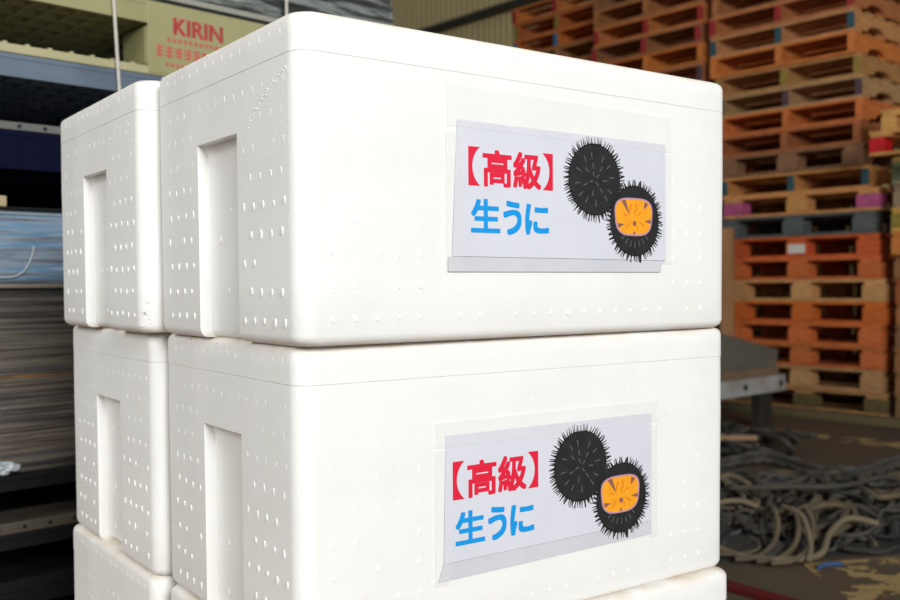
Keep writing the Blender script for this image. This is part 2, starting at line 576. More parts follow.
def urchin_mesh():
    rnd = random.Random(5)
    bm = bmesh.new()
    c1, c2 = (0.1785, -0.0240), (0.2430, -0.0685)
    spiky(bm, c1[0], c1[1], 0.0402, 0.0405, 112, 0.0080, rnd)
    for r_, n, L in ((0.006, 4, 0.006), (0.0155, 7, 0.0068), (0.0265, 12, 0.0078)):
        for k in range(n):
            a = (k + 0.35 * rnd.random()) * 2 * PI / n + r_ * 40
            dash(bm, c1[0] + r_ * math.cos(a), c1[1] + r_ * math.sin(a), a, L, 0.0014, -0.00006, 1)
    spiky(bm, c2[0], c2[1], 0.0404, 0.0412, 112, 0.0080, rnd, 0, -0.00003)
    for k in range(7):
        a = -PI / 2 + (k - 3) * 0.27
        dash(bm, c2[0] + 0.0265 * math.cos(a), c2[1] + 0.0275 * math.sin(a), a, 0.0072, 0.0014, -0.00009, 1)
    def sq(hx, hz, e, cx, cz, N=48, k=0.0):
        out = []
        for i in range(N):
            a = i * 2 * PI / N
            ca, sa = math.cos(a), math.sin(a)
            x = math.copysign(abs(ca) ** e, ca) * hx
            z = math.copysign(abs(sa) ** e, sa) * hz
            out.append((cx + x * (1 + k * z), cz + z))
        return out
    ox, oz = 0.2412, -0.0640
    poly(bm, sq(0.0312, 0.0222, 0.62, ox, oz, k=3.0), -0.00012, 2)
    poly(bm, sq(0.0292, 0.0204, 0.60, ox, oz, k=3.0), -0.00018, 3)
    # deeper orange brush marks, plum gaps between the lobes and the small centre
    for x, z, a, L, w in ((-.006, .010, 1.2, .010, .003), (.004, .011, 1.8, .009, .0025), (.009, .004, .5, .010, .002), (-.014, .002, 2.8, .008, .002), (.013, -.008, -.6, .010, .0025), (-.010, -.011, .9, .009, .002), (.002, .004, 1.5, .008, .002), (.006, -.013, 1.6, .006, .002)):
        dash(bm, ox + x, oz + z, a, L, w, -0.00022, 5)
    for tri in (((-.021, .0185), (-.0135, .0195), (-.0065, .001)), ((-.027, -.0075), (-.0255, -.0135), (-.0155, -.009)), ((.018, .0185), (.0245, .0155), (.0165, .0085)),
                ((.0285, -.002), (.0285, -.0075), (.0175, -.0045)), ((-.002, -.0200), (.003, -.0200), (.0005, -.016))):
        poly(bm, [(ox + x, oz + z) for x, z in tri], -0.00024, 4)
    poly(bm, sq(0.0034, 0.0034, 1.4, ox + 0.001, oz - 0.0075, 12), -0.00024, 4)
    solidify_print(bm, 0.00004)
    bmesh.ops.recalc_face_normals(bm, faces=bm.faces)
    me = bpy.data.meshes.new('sea_urchin_picture')
    bm.to_mesh(me)
    bm.free()
    for m in (INK_BLACK, INK_GREY, INK_MAUVE, INK_ORANGE, INK_BROWN, INK_AMBER):
        me.materials.append(m)
    return me
URCHIN = urchin_mesh()

def sheet(name, pts, y0, y1, mat, parent):
    bm = bmesh.new()
    poly(bm, pts, y0)
    solidify_print(bm, y1 - y0)
    return link_mesh(name, bm, mat, parent)

def add_label(parent, paper, strip, red_tl, tapes):
    lab = sheet('label', paper, -0.0011, -0.0006, PAPER, parent)
    st = sheet('label_flap', strip, -0.0010, -0.0006, PAPER_STRIP, lab)
    for nm, me, y in (('red_lettering', RED_TEXT, -0.00125), ('blue_lettering', BLUE_TEXT, -0.00125), ('sea_urchin_picture', URCHIN, -0.00118)):
        o = link_data(nm, me, lab)
        o.location = (red_tl[0], y, red_tl[1])
    for t in tapes:
        sheet('clear_tape', t, -0.00195, -0.00180, TAPE, parent)

def foam_box(label, loc, yaw, seed, grow=0.0, seam=0.0004):
    t = thing('foam_box', label, 'foam box', loc, yaw, 'white polystyrene fish boxes stacked in two columns')
    body = link_mesh('body', make_body(seed), (FOAM, DENSE_FOAM), t, True, 35)
    lid = link_mesh('lid', make_lid(seed, grow, seam), (FOAM, DENSE_FOAM), t, True, 35)
    return t, body, lid

Z3 = 0.1502
b1, body1, lid1 = foam_box('white foam box with sea urchin label, top of the front column', (-0.1371, 0.8830, Z3 + 0.62), 0.6264, 1, 0.0001, 0.00015)
b2, body2, lid2 = foam_box('white foam box with sea urchin label, directly below the top labelled box', (-0.1417, 0.9039, Z3 + 0.31), 0.6118, 2, 0.0003, 0.0008)
b3, body3, lid3 = foam_box('white foam box at the bottom edge of the photo, under both labelled boxes', (-0.1385, 0.8930, Z3), 0.6118, 3, 0.0005, 0.0006)
b4, body4, lid4 = foam_box('unlabelled white foam box on top of the rear left column', (-0.3735, 1.1775, Z3 + 0.62), 0.628, 4, 0.0001, 0.0002)
b5, body5, lid5 = foam_box('unlabelled white foam box in the middle of the rear left column', (-0.3697, 1.2106, Z3 + 0.31), 0.632, 5, 0.0003, 0.0004)
b6, body6, lid6 = foam_box('unlabelled white foam box at the base of the rear left column', (-0.3725, 1.2106, Z3), 0.634, 6, 0.0005, 0.0006)

add_label(b1, [(0.1790, 0.2240), (0.4886, 0.2224), (0.4886, 0.0838), (0.1720, 0.0855)],
          [(0.1670, 0.0851), (0.4830, 0.0834), (0.4796, 0.0700), (0.1670, 0.0698)], (0.1926, 0.1981),
          [[(0.1660, 0.2600), (0.4990, 0.2560), (0.4990, 0.2130), (0.1660, 0.2170)], [(0.1640, 0.2120), (0.1850, 0.2110), (0.1850, 0.0700), (0.1640, 0.0700)],
           [(0.4842, 0.2110), (0.5000, 0.2110), (0.5000, 0.0800), (0.4842, 0.0800)]])
add_label(b2, [(0.1660, 0.2112), (0.4676, 0.2103), (0.4676, 0.0804), (0.1630, 0.0791)],
          [(0.1630, 0.0787), (0.4670, 0.0800), (0.4680, 0.0640), (0.1560, 0.0610)], (0.1742, 0.1832),
          [[(0.1533, 0.2255), (0.4790, 0.2255), (0.4790, 0.1990), (0.1533, 0.1990)], [(0.1520, 0.1970), (0.1700, 0.1970), (0.1700, 0.0570), (0.1520, 0.0570)],
           [(0.4655, 0.1960), (0.4790, 0.1960), (0.4790, 0.0600), (0.4655, 0.0600)]])
# torn grains: an arc of scuffing on the first box, a patch on the rear one
rnd = random.Random(11)
bm = bmesh.new()
bead_bits(bm, [(0.0002, 0.104 - 0.082 * k / 45 + rnd.uniform(-.001, .001), 0.213 + 0.045 * (k / 45) ** 0.62 + rnd.uniform(-.0015, .0015)) for k in range(46)], 0.0006, 0.0013, rnd)
link_mesh('scuff', bm, FOAM, b1, True)
bm = bmesh.new()
bead_bits(bm, [(0.0005, 0.036 + rnd.uniform(-.008, .012), rnd.uniform(0.205, 0.292)) for k in range(40)], 0.0006, 0.0014, rnd)
link_mesh('scuff', bm, FOAM, b4, True)
bm = bmesh.new()
bead_bits(bm, [(0.003 + rnd.uniform(0, .01), 0.006 + rnd.uniform(-.004, .006), rnd.uniform(0.006, 0.05)) for k in range(30)], 0.0008, 0.0018, rnd)
link_mesh('scuff', bm, FOAM, b4, True)

# ------------------------------------------------------------------ wooden pallets
PH = 0.14
MESH = {}
def mesh_of(key, fn, mats):
    if key not in MESH:
        bm = fn()
        bmesh.ops.recalc_face_normals(bm, faces=bm.faces)
        me = bpy.data.meshes.new(key[0])
        bm.to_mesh(me)
        bm.free()
        for m in mats:
            me.materials.append(m)
        MESH[key] = me
    return MESH[key]

def top_deck(W, D):
    def fn():
        bm = bmesh.new()
        n = 7
        for k in range(n):
            y = -D / 2 + 0.05 + (D - 0.10) * k / (n - 1)
            box(bm, -W / 2, W / 2, y - 0.05, y + 0.05, PH - 0.019, PH, 0.002)
        return bm
    return mesh_of(('top_deck', W, D), fn, [WOOD])
def bottom_deck(W, D):
    def fn():
        bm = bmesh.new()
        for y in (-D / 2 + 0.05, -0.18, 0.18, D / 2 - 0.05):
            box(bm, -W / 2, W / 2, y - 0.05, y + 0.05, 0.0, 0.017, 0.002)
        return bm
    return mesh_of(('bottom_deck', W, D), fn, [WOOD])
def stringer(D, paint, wide):
    def fn():
        bm = bmesh.new()
        zt, zb, w = PH - 0.0192, 0.0172, 0.024 * wide
        prof = [(-D / 2, zb)]
        for c in (-0.25, 0.25):          # two arched notches
            prof += [(c - 0.13, zb)] + [(c + 0.12 * -math.cos(a), zb + 0.042 * math.sin(a) ** 0.6) for a in [PI * k / 6 for k in range(1, 6)]] + [(c + 0.13, zb)]
        prof += [(D / 2, zb), (D / 2, zt), (-D / 2, zt)]
        loft(bm, [[(-w, y, z) for y, z in prof], [(w, y, z) for y, z in prof]])
        for f in bm.faces:
            f.normal_update()
            if abs(f.normal.y) > 0.9 and abs(abs(f.calc_center_median().y) - D / 2) < 1e-4:
                f.material_index = 1
        return bm
    return mesh_of(('stringer', D, paint, wide), fn, [WOOD, PAINT.get(paint, WOOD)])
def block(paint, bw):
    def fn():
        bm = bmesh.new()
        box(bm, -bw / 2, bw / 2, -0.06, 0.06, 0.0172, PH - 0.0192 - 0.018, 0.003)
        for f in bm.faces:
            f.material_index = 0
        return bm
    return mesh_of(('block', paint, bw), fn, [PAINT.get(paint, WOOD)])
def bearer(W, D):
    def fn():
        bm = bmesh.new()
        for x in (-W / 2 + 0.07, 0, W / 2 - 0.07):
            box(bm, x - 0.06, x + 0.06, -D / 2, D / 2, PH - 0.0192 - 0.0178, PH - 0.0193, 0.002)
        return bm
    return mesh_of(('bearer', W, D), fn, [WOOD])

def tint(rgb, rnd, k=0.10):
    c = [q * 1.5 for q in srgb(*rgb)]
    c[1] *= 1.03
    top = max(c[0], 0.72) / 0.72
    c = [q / top for q in c]
    f = 1 + rnd.uniform(-k, k)
    return (c[0] * f, c[1] * f * (1 + rnd.uniform(-.05, .05)), c[2] * f, 1)

def pallet(label, loc, yaw, kind, rgb, paint, rnd, W=1.03, D=1.1, group=None, tag_paper=False, bw=0.145):
    t = thing('wooden_pallet', label, 'pallet', loc, yaw, group)
    def put(nm, me, loc=(0, 0, 0), col=None):
        o = link_data(nm, me, t)
        o.location = loc
        o.color = col or tint(rgb, rnd)
        return o
    put('top_deck', top_deck(W, D))
    put('bottom_deck', bottom_deck(W, D))
    if kind == 's':
        for x in (-W / 2 + 0.024, 0, W / 2 - 0.024):
            put('stringer', stringer(D, paint, 1.0), (x, 0, 0))
    else:
        put('bearer_board', bearer(W, D))
        for i, x in enumerate((-W / 2 + bw / 2, 0, W / 2 - bw / 2)):
            for j, y in enumerate((-D / 2 + 0.06, 0, D / 2 - 0.06)):
                p = paint if (paint and (paint in ('yellow', 'olive') or i != 1)) and j == 0 else None
                if paint == 'crimson' and i != 0:
                    p = None
                b = put('block', block(p, bw), (x, y, 0))
                if tag_paper and i == 1 and j == 0:
                    bm = bmesh.new()
                    box(bm, -0.058, 0.06, -0.0625, -0.0605, 0.03, 0.088)
                    link_mesh('paper_tag', bm, WHITE_PAPER, b)['label'] = 'white paper tag'
    return t

ORD = ['lowest', 'second', 'third', 'fourth', 'fifth', 'sixth', 'seventh', 'eighth', 'ninth', 'tenth', 'eleventh', 'twelfth', 'thirteenth', 'fourteenth',
       'fifteenth', 'sixteenth', 'seventeenth', 'eighteenth', 'nineteenth', 'twentieth', 'twenty-first', 'twenty-second', 'twenty-third', 'twenty-fourth']

def stack_at(near, alpha_deg, kind, W, D, z, shift=0.0, fwd_=0.0):
    """pallet whose near right front corner is 'near'; alpha = turn of its front off the view axis"""
    a = math.radians(alpha_deg)
    e1 = Vector((-math.sin(a), math.cos(a), 0))
    e2 = Vector((math.cos(a), math.sin(a), 0))
    c = Vector((near[0], near[1], 0)) + e1 * (W / 2 + shift) + e2 * (D / 2 - fwd_)
    # local x = -e1 (to the right), local y = e2 (inwards)
    yaw = math.atan2(-e1.y, -e1.x)
    return (c.x, c.y, z), yaw

rnd = random.Random(21)
O1, O2, O3 = (196, 100, 48), (206, 108, 50), (178, 90, 46)
# kind, colour, paint, shift along the row (m), words
MAIN = [
 ('b', (150, 112, 70), 'olive', 0.00, 'dull olive painted blocks'),
 ('b', (166, 126, 88), None, 0.03, 'grey-brown blocks'),
 ('b', (176, 96, 52), None, 0.02, 'dark orange blocks'),
 ('b', (190, 102, 52), None, 0.02, 'rusty orange blocks'),
 ('b', (216, 112, 44), None, 0.02, 'bright orange blocks'),
 ('b', (222, 170, 112), None, 0.01, 'pale cream blocks'),
 ('b', (186, 98, 50), None, 0.03, 'brownish orange blocks'),
 ('b', (206, 96, 46), None, 0.04, 'white paper tag on orange block'),
 ('b', (76, 82, 84), None, 0.06, 'dark slate grey wood'),
 ('b', (204, 146, 88), 'pink', 0.05, 'pink painted corner blocks'),
 ('s', (184, 130, 76), 'teal', 0.12, 'teal stringer ends and tan boards'),
 ('b', (128, 92, 66), None, 0.13, 'dark brown blocks'),
 ('s', (150, 88, 52), None, 0.14, 'reddish brown wood'),
 ('s', (184, 104, 52), None, 0.14, 'orange-brown wood'),
 ('s', (160, 126, 90), 'purple', 0.15, 'purple stringer ends'),
 ('s', (166, 122, 76), 'yellow', 0.17, 'yellow stringer ends'),
 ('s', (196, 114, 56), None, 0.19, 'orange stringers'),
 ('s', (176, 126, 84), 'teal', 0.21, 'teal stringer ends and light tan sides'),
 ('s', (170, 108, 66), 'red', 0.20, 'red stringer ends'),
 ('s', (150, 98, 60), None, 0.19, 'plain brown wood'),
 ('s', (140, 94, 60), None, 0.20, 'dull brown wood'),
]
NEAR = (2.66, 5.93)
for i, (k, rgb, paint, sh, words) in enumerate(MAIN):
    W = 1.08 if k == 'b' and i < 10 else 1.04
    loc, yaw = stack_at(NEAR, 43 if i < 10 else 41.5, k, W, 1.1, i * PH + 0.001 * i, sh + rnd.uniform(-.008, .008), rnd.uniform(-.012, .012))
    pallet('wooden pallet with %s, %s in the main stack' % (words, ORD[i] + (' up' if i else '')), loc, yaw + rnd.uniform(-.012, .012), k, rgb, paint, rnd, W, 1.1,
           'wooden pallets in the main stack', i == 7)

RIGHT = [('b', (120, 92, 60), None, 0, 0), ('b', (130, 90, 60), None, 0, 0), ('b', (140, 96, 60), None, 0, 0.01), ('b', (120, 86, 60), None, 0, 0), ('b', (150, 96, 60), None, 0, -.01), ('b', (150, 80, 46), None, 0, 0),
         ('b', (130, 90, 56), None, 0, 0.02), ('b', (206, 128, 60), None, 0, 0.06), ('b', (190, 150, 70), 'yellow', 0, 0.06), ('b', (130, 116, 92), None, 0, 0.03), ('b', (120, 118, 84), 'green', 0, 0.05),
         ('b', (206, 150, 88), 'crimson', 0, 0.36), ('b', (216, 166, 96), None, 0, 0.20)]
for i, (k, rgb, paint, sh, fw) in enumerate(RIGHT):
    a = math.radians(43)
    e1 = Vector((-math.sin(a), math.cos(a), 0))
    near = Vector((NEAR[0], NEAR[1], 0)) - e1 * (1.08 + 0.06)
    loc, yaw = stack_at(near, 43, k, 1.08, 1.1, i * PH + 0.001 * i, 0, fw + 0.02)
    w = {11: 'wooden pallet with a red painted corner block, second from top at the right edge', 12: 'pale wooden pallet on top of the short stack at the right edge',
         8: 'wooden pallet with yellow painted blocks, ninth up at the right edge of the photo', 7: 'orange wooden pallet, eighth up in the stack at the right edge'}.get(
             i, 'brown wooden pallet, %s in the short stack at the right edge' % (ORD[i] + (' up' if i else '')))
    pallet(w, loc, yaw, k, rgb, paint, rnd, 1.08, 1.1, 'wooden pallets at the right edge', False, 0.085 if i > 10 else 0.145)

tints = [(150, 96, 56), (176, 108, 58), (140, 92, 60), (190, 112, 52), (160, 104, 70), (130, 88, 58)]
ROW2P = {19: 'red', 18: 'red', 17: None, 16: 'purple', 20: None, 15: 'red'}
for i in range(22):
    loc, yaw = stack_at((1.80, 6.93), 41.5, 's', 1.0, 1.1, i * PH + 0.001 * i, rnd.uniform(-.012, .012), rnd.uniform(-.015, .015))
    k = 'b' if i in (4, 9, 14) else 's'
    pallet('brown wooden pallet, %s in the stack just left of the main stack' % (ORD[i] + (' up' if i else '')), loc, yaw, k, tints[(i * 5 + 2) % 6], ROW2P.get(i), rnd, 1.0, 1.1,
           'wooden pallets in the second stack')
ROW3P = {22: 'red', 21: 'yellow', 20: 'blue', 19: None, 18: 'yellow'}
for i in range(23):
    loc, yaw = stack_at((1.24, 7.86), 41.5, 's', 1.0, 1.1, i * PH + 0.001 * i, rnd.uniform(-.012, .012), rnd.uniform(-.015, .015))
    pallet('orange-brown wooden pallet, %s in the farthest stack by the olive wall' % (ORD[i] + (' up' if i else '')), loc, yaw, 's', [(186, 106, 52), (170, 98, 52), (196, 120, 62), (150, 104, 66)][i % 4], ROW3P.get(i), rnd, 1.0, 1.1,
           'wooden pallets in the farthest stack')
# pallet that carries the foam boxes
dB = Vector((math.cos(0.62), math.sin(0.62), 0))
eB = Vector((-math.sin(0.62), math.cos(0.62), 0))
pc = Vector((-0.137, 0.90, 0)) + dB * 0.29 + eB * 0.40
PH_SAVE = PH
t = pallet('wooden pallet under the white foam boxes', (pc.x, pc.y, 0.009), 0.62, 'b', (170, 124, 80), None, rnd, 1.04, 1.1, None)

# ------------------------------------------------------------------ plastic pallets and film-wrapped loads on the left
RY = math.atan2(RT.y, RT.x)
SC_C = Vector((-0.931, 2.592, 0))
def plastic_pallet(name, label, z, H, deck, rim, mat, mat_rim, ribs=False, nubs=False, holes=False):
    t = thing(name, label, 'plastic pallet', (SC_C.x, SC_C.y, z), RY)
    h = 0.55
    bm = bmesh.new()
    # deck: a skin with a deep edge lip and a grid of ribs beneath
    box(bm, -h, h, -h, h, H - 0.012, H, 0.003)
    for x0, x1, y0, y1 in ((-h, h, -h, -h + 0.012), (-h, h, h - 0.012, h), (-h, -h + 0.012, -h + 0.0121, h - 0.0121), (h - 0.012, h, -h + 0.0121, h - 0.0121)):
        box(bm, x0, x1, y0, y1, H - deck, H - 0.0115, 0.001)
    for k in range(1, 24):
        x = -h + k * 0.0458
        box(bm, x - 0.002, x + 0.002, -h + 0.0121, h - 0.0121, H - deck + 0.002, H - 0.0118)
    for k in range(1, 16):
        y = -h + k * 0.0687
        box(bm, -h + 0.0121, h - 0.0121, y - 0.002, y + 0.002, H - deck + 0.0025, H - 0.0117)
    if ribs:
        for k in range(38):
            x = -h + 0.02 + k * 0.0286
            box(bm, x, x + 0.004, -h - 0.003, -h + 0.001, H - deck + 0.006, H - 0.006)
    link_mesh('deck', bm, mat, t)
    bm = bmesh.new()
    z1 = rim
    for y0, y1 in ((-h, -h + 0.12), (-0.07, 0.07), (h - 0.12, h)):
        box(bm, -h, h, y0, y1, 0, z1, 0.002)
    for x0, x1 in ((-h, -h + 0.10), (-0.14, 0.15), (h - 0.10, h)):
        box(bm, x0, x1, -h + 0.121, -0.071, 0, z1, 0.002)
        box(bm, x0, x1, 0.071, h - 0.121, 0, z1, 0.002)
    if nubs:
        for k in range(24):
            x = -h + 0.03 + k * 0.044
            box(bm, x - 0.004, x + 0.004, -h + 0.008, -h + 0.02, z1 - 0.001, z1 + 0.005)
    fr = link_mesh('bottom_frame', bm, mat_rim, t)
    if holes:
        bm = bmesh.new()
        for k in range(22):
            x = -h + 0.04 + k * 0.05
            bmesh.ops.create_cone(bm, cap_ends=True, segments=10, radius1=0.0042, radius2=0.0042, depth=0.002,
                                  matrix=Matrix.Translation((x, -h - 0.0003, z1 * 0.5)) @ Matrix.Rotation(PI / 2, 4, 'X'))
        link_mesh('drain_hole', bm, BLACK, fr)
    for x0, x1 in ((-h + 0.001, -h + 0.09), (-0.14, 0.15), (h - 0.09, h - 0.001)):
        for y0, y1 in ((-h + 0.001, -h + 0.12), (-0.07, 0.07), (h - 0.12, h - 0.001)):
            bm = bmesh.new()
            box(bm, x0, x1, y0, y1, z1 + 0.0002, H - deck - 0.0002, 0.01)
            link_mesh('foot', bm, mat, t)
    return t
BLACK = plain('black_plastic', (14, 13, 12), 0.6)
CREAM_PL = noisy('khaki_plastic', srgb(160, 157, 112), srgb(176, 172, 128), 4, 0.45, 0, 0.05)
CREAM_RIM = noisy('pale_khaki_plastic', srgb(176, 170, 130), srgb(190, 184, 146), 6, 0.45, 0, 0.05)
BLUEGREY = noisy('blue_grey_plastic', srgb(92, 106, 124), srgb(116, 130, 146), 6, 0.4, 0, 0.1)
GREY_RIM = noisy('grey_plastic', srgb(98, 100, 98), srgb(124, 124, 120), 8, 0.5, 0, 0.1)
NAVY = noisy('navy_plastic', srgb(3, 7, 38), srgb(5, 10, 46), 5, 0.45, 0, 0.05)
DARKGREY = noisy('charcoal_plastic', srgb(20, 20, 21), srgb(28, 28, 30), 6, 0.5, 0, 0.1)
DARK_RIM = noisy('dusty_charcoal_plastic', srgb(76, 70, 60), srgb(92, 85, 72), 8, 0.6, 0, 0.1)

for i, (z, nm) in enumerate(((0.0, 'charcoal plastic pallet on the floor, lowest at the left edge'), (0.115, 'charcoal plastic pallet, second from the floor at the left edge'),
                             (0.230, 'charcoal plastic pallet, third from the floor at the left edge'), (0.345, 'charcoal plastic pallet with holed grey rim, under the dark wrapped load'))):
    plastic_pallet('plastic_pallet', nm, z, 0.1145, 0.03, 0.022, DARKGREY, DARK_RIM if i == 3 else DARKGREY, False, False, i == 3)
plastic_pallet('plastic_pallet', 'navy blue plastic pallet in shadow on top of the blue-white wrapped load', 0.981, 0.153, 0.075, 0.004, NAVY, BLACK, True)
plastic_pallet('plastic_pallet', 'blue-grey plastic pallet below the khaki pallet with red lettering', 1.135, 0.1495, 0.046, 0.016, BLUEGREY, GREY_RIM, False, False, True)
kp = plastic_pallet('plastic_pallet', 'khaki yellow plastic pallet with red KIRIN lettering, top left', 1.285, 0.160, 0.050, 0.018, CREAM_PL, CREAM_RIM, False, True)
# red lettering on the middle foot
bm = bmesh.new()
# a plate of the same plastic closes the middle of the front, flush with the deck edge
box(bm, -0.138, 0.148, -0.5525, -0.549, 0.004, 0.158, 0.001)
plate = link_mesh('front_plate', bm, CREAM_PL, kp)
FADED_RED = noisy('faded_red_ink', srgb(214, 78, 80), srgb(204, 96, 88), 30, 0.6, 0, 0)
cx = -0.14
bm = bmesh.new()
p, f = glyph_mesh('KIRIN', cx + 0.063, cx + 0.183, 0.095, 0.131)
for dx, dz in ((-.0020, -.0010), (.0020, -.0010), (-.0020, .0010), (.0020, .0010), (0, 0)):
    flat_to_bm(bm, [(x + dx, z + dz) for x, z in p], f, -0.5531 - dx * .01)
solidify_print(bm, 0.0002)
link_mesh('red_lettering', bm, FADED_RED, plate)
bm = bmesh.new()
rr = random.Random(4)
def smudge_row(x0, x1, z0, z1, n, gap):
    w = (x1 - x0) / n
    for k in range(n):
        xa = x0 + k * w + w * gap
        xb = x0 + (k + 1) * w - w * gap
        for j in range(3):          # faded characters too worn to read: broken strokes
            zz = z0 + (z1 - z0) * (j + rr.uniform(.1, .4)) / 3
            poly(bm, [(xa + rr.uniform(0, w * .15), zz), (xb - rr.uniform(0, w * .15), zz), (xb, zz + (z1 - z0) * .17), (xa, zz + (z1 - z0) * .17)], -0.5531)
        xm = xa + (xb - xa) * rr.uniform(.2, .7)
        poly(bm, [(xm, z0), (xm + w * .18, z0), (xm + w * .18, z1), (xm, z1)], -0.5532)
smudge_row(cx + 0.044, cx + 0.20, 0.076, 0.086, 12, 0.14)
smudge_row(cx + 0.018, cx + 0.15, 0.042, 0.066, 6, 0.10)
smudge_row(cx + 0.040, cx + 0.15, 0.022, 0.031, 9, 0.14)
solidify_print(bm, 0.0002)
link_mesh('faded_lettering', bm, FADED_RED, plate)

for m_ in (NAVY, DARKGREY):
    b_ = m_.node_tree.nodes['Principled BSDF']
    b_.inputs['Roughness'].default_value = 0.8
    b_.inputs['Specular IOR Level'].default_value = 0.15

def film_mat(name, stops, stretch, scale, rough=0.18, bump=0.6, bdist=0.01, spec=0.5):
    m, nt, b = new_mat(name, stops[0][1], rough)
    v = obj_vec(nt, stretch)
    n = noise_node(nt, scale, 6, v, 0.62)
    r = ramp_node(nt, n.outputs['Fac'], stops)
    nt.links.new(r.outputs['Color'], b.inputs['Base Color'])
    n2 = noise_node(nt, scale * 2.2, 6, v, 0.6)
    bump_node(nt, n2.outputs['Fac'], b, bump, bdist)
    b.inputs['Specular IOR Level'].default_value = spec
    return m
def crinkled(W, D, z0, z1, amp, seed, nx=70, nz=14, fold=1.0):
    """closed block whose sides are pulled into folds like stretch film"""
    bm = bmesh.new()
    hx, hy = W / 2, D / 2
    per = []
    n = nx
    for k in range(n):
        per.append((-hx + W * k / n, -hy, 0, -1))
    for k in range(n // 2):
        per.append((hx, -hy + D * 2 * k / n, 1, 0))
    for k in range(n):
        per.append((hx - W * k / n, hy, 0, 1))
    for k in range(n // 2):
        per.append((-hx, hy - D * 2 * k / n, -1, 0))
    rings = []
    for j in range(nz + 1):
        t = j / nz
        z = z0 + (z1 - z0) * t
        ring = []
        for x, y, ax, ay in per:
            q = noise.noise(Vector((x * 2.2 + seed, y * 2.2, z * 34 * fold))) + 0.5 * noise.noise(Vector((x * 7, y * 7 + seed, z * 90 * fold)))
            e = 0.006 if j in (0, nz) else 0.0
            o = -abs(q) * amp - e
            ring.append((x + ax * o, y + ay * o, z))
        rings.append(ring)
    loft(bm, rings)
    return bm

# dark load of sheets wrapped in film
t = thing('wrapped_load', 'dark film-wrapped load of brown sheets on the charcoal pallets, left edge', 'wrapped load', (SC_C.x, SC_C.y, 0.4597), RY)
SHEETS = film_mat('dark_board_film_reflections', [(0.28, srgb(30, 29, 29)), (0.44, srgb(72, 70, 70)), (0.55, srgb(122, 114, 102)), (0.62, srgb(52, 50, 48)), (0.74, srgb(176, 128, 80))], (0.5, 0.5, 30), 2.8, 0.24, 0.5, 0.006)  # tan streaks paint the film's brownish reflections into the board colour
link_mesh('stretch_film', crinkled(1.06, 1.06, 0.0003, 0.366, 0.010, 3.0, 70, 34), SHEETS, t, True, 60)
bm = bmesh.new()
for k in range(3):
    zz = 0.045 + k * 0.105
    box(bm, -0.522, 0.522, -0.522, 0.522, zz, zz + 0.09, 0.003)
link_mesh('sheet_bundle', bm, plain('brown_board', (70, 54, 38), 0.7), t)
bm = bmesh.new()
box(bm, -0.536, 0.536, -0.536, 0.536, 0.3662, 0.375, 0.002)
link_mesh('cover_board', bm, noisy('grey_board', srgb(126, 120, 108), srgb(142, 136, 122), 6, 0.6, 0, 0.1), t)
# blue-white load
t = thing('wrapped_load', 'blue and white film-wrapped bundle at the left edge, above the dark load', 'wrapped load', (SC_C.x, SC_C.y, 0.8352), RY)
BLUEFILM = film_mat('blue_white_film', [(0.30, srgb(70, 76, 88)), (0.43, srgb(122, 132, 146)), (0.50, srgb(150, 166, 184)), (0.57, srgb(92, 146, 188)), (0.66, srgb(200, 212, 224))], (0.8, 0.8, 26), 2.6, 0.2, 0.7, 0.008)
link_mesh('stretch_film', crinkled(1.07, 1.07, 0.0002, 0.136, 0.012, 9.0, 80, 16), BLUEFILM, t, True, 60)
bm = bmesh.new()
box(bm, -0.532, 0.532, -0.532, 0.532, 0.1362, 0.1450, 0.002)
link_mesh('cover_sheet', bm, noisy('pale_blue_sheet', srgb(150, 178, 196), srgb(176, 196, 208), 6, 0.4, 0, 0.1), t)
bm = bmesh.new()
tube(bm, catmull([(-0.470, -0.541, 0.075), (-0.462, -0.543, 0.022), (-0.435, -0.543, 0.012), (-0.405, -0.543, 0.022), (-0.388, -0.543, 0.050), (-0.382, -0.542, 0.075)], 6), 0.0012, 6)
link_mesh('film_tail', bm, plain('white_film', (214, 222, 226), 0.4), t, True)
# silver film load on the khaki pallet
t = thing('wrapped_load', 'silver film-wrapped load on the khaki pallet, top left', 'wrapped load', (SC_C.x, SC_C.y, 1.4452), RY)
SILVER = film_mat('silver_film', [(0.34, srgb(30, 32, 32)), (0.46, srgb(76, 80, 79)), (0.53, srgb(150, 156, 153)), (0.60, srgb(92, 98, 97)), (0.70, srgb(200, 204, 201))], (1.0, 1.0, 10), 3.4, 0.16, 0.8, 0.01)
link_mesh('stretch_film', crinkled(1.14, 1.08, 0.0285, 0.75, 0.014, 17.0, 80, 40, 0.6), SILVER, t, True, 60)
bm = bmesh.new()
box(bm, -0.545, 0.545, -0.545, 0.545, 0.0002, 0.006, 0.001)
box(bm, -0.53, 0.53, -0.53, 0.53, 0.0062, 0.028, 0.001)
link_mesh('base_board', bm, plain('charcoal_board', (46, 46, 44), 0.5), t)
bm = bmesh.new()
box(bm, -0.548, 0.548, -0.548, -0.531, 0.0085, 0.021, 0.001)
link_mesh('edge_strip', bm, plain('grey_edge_strip', (176, 176, 164), 0.35, 0.2), t)
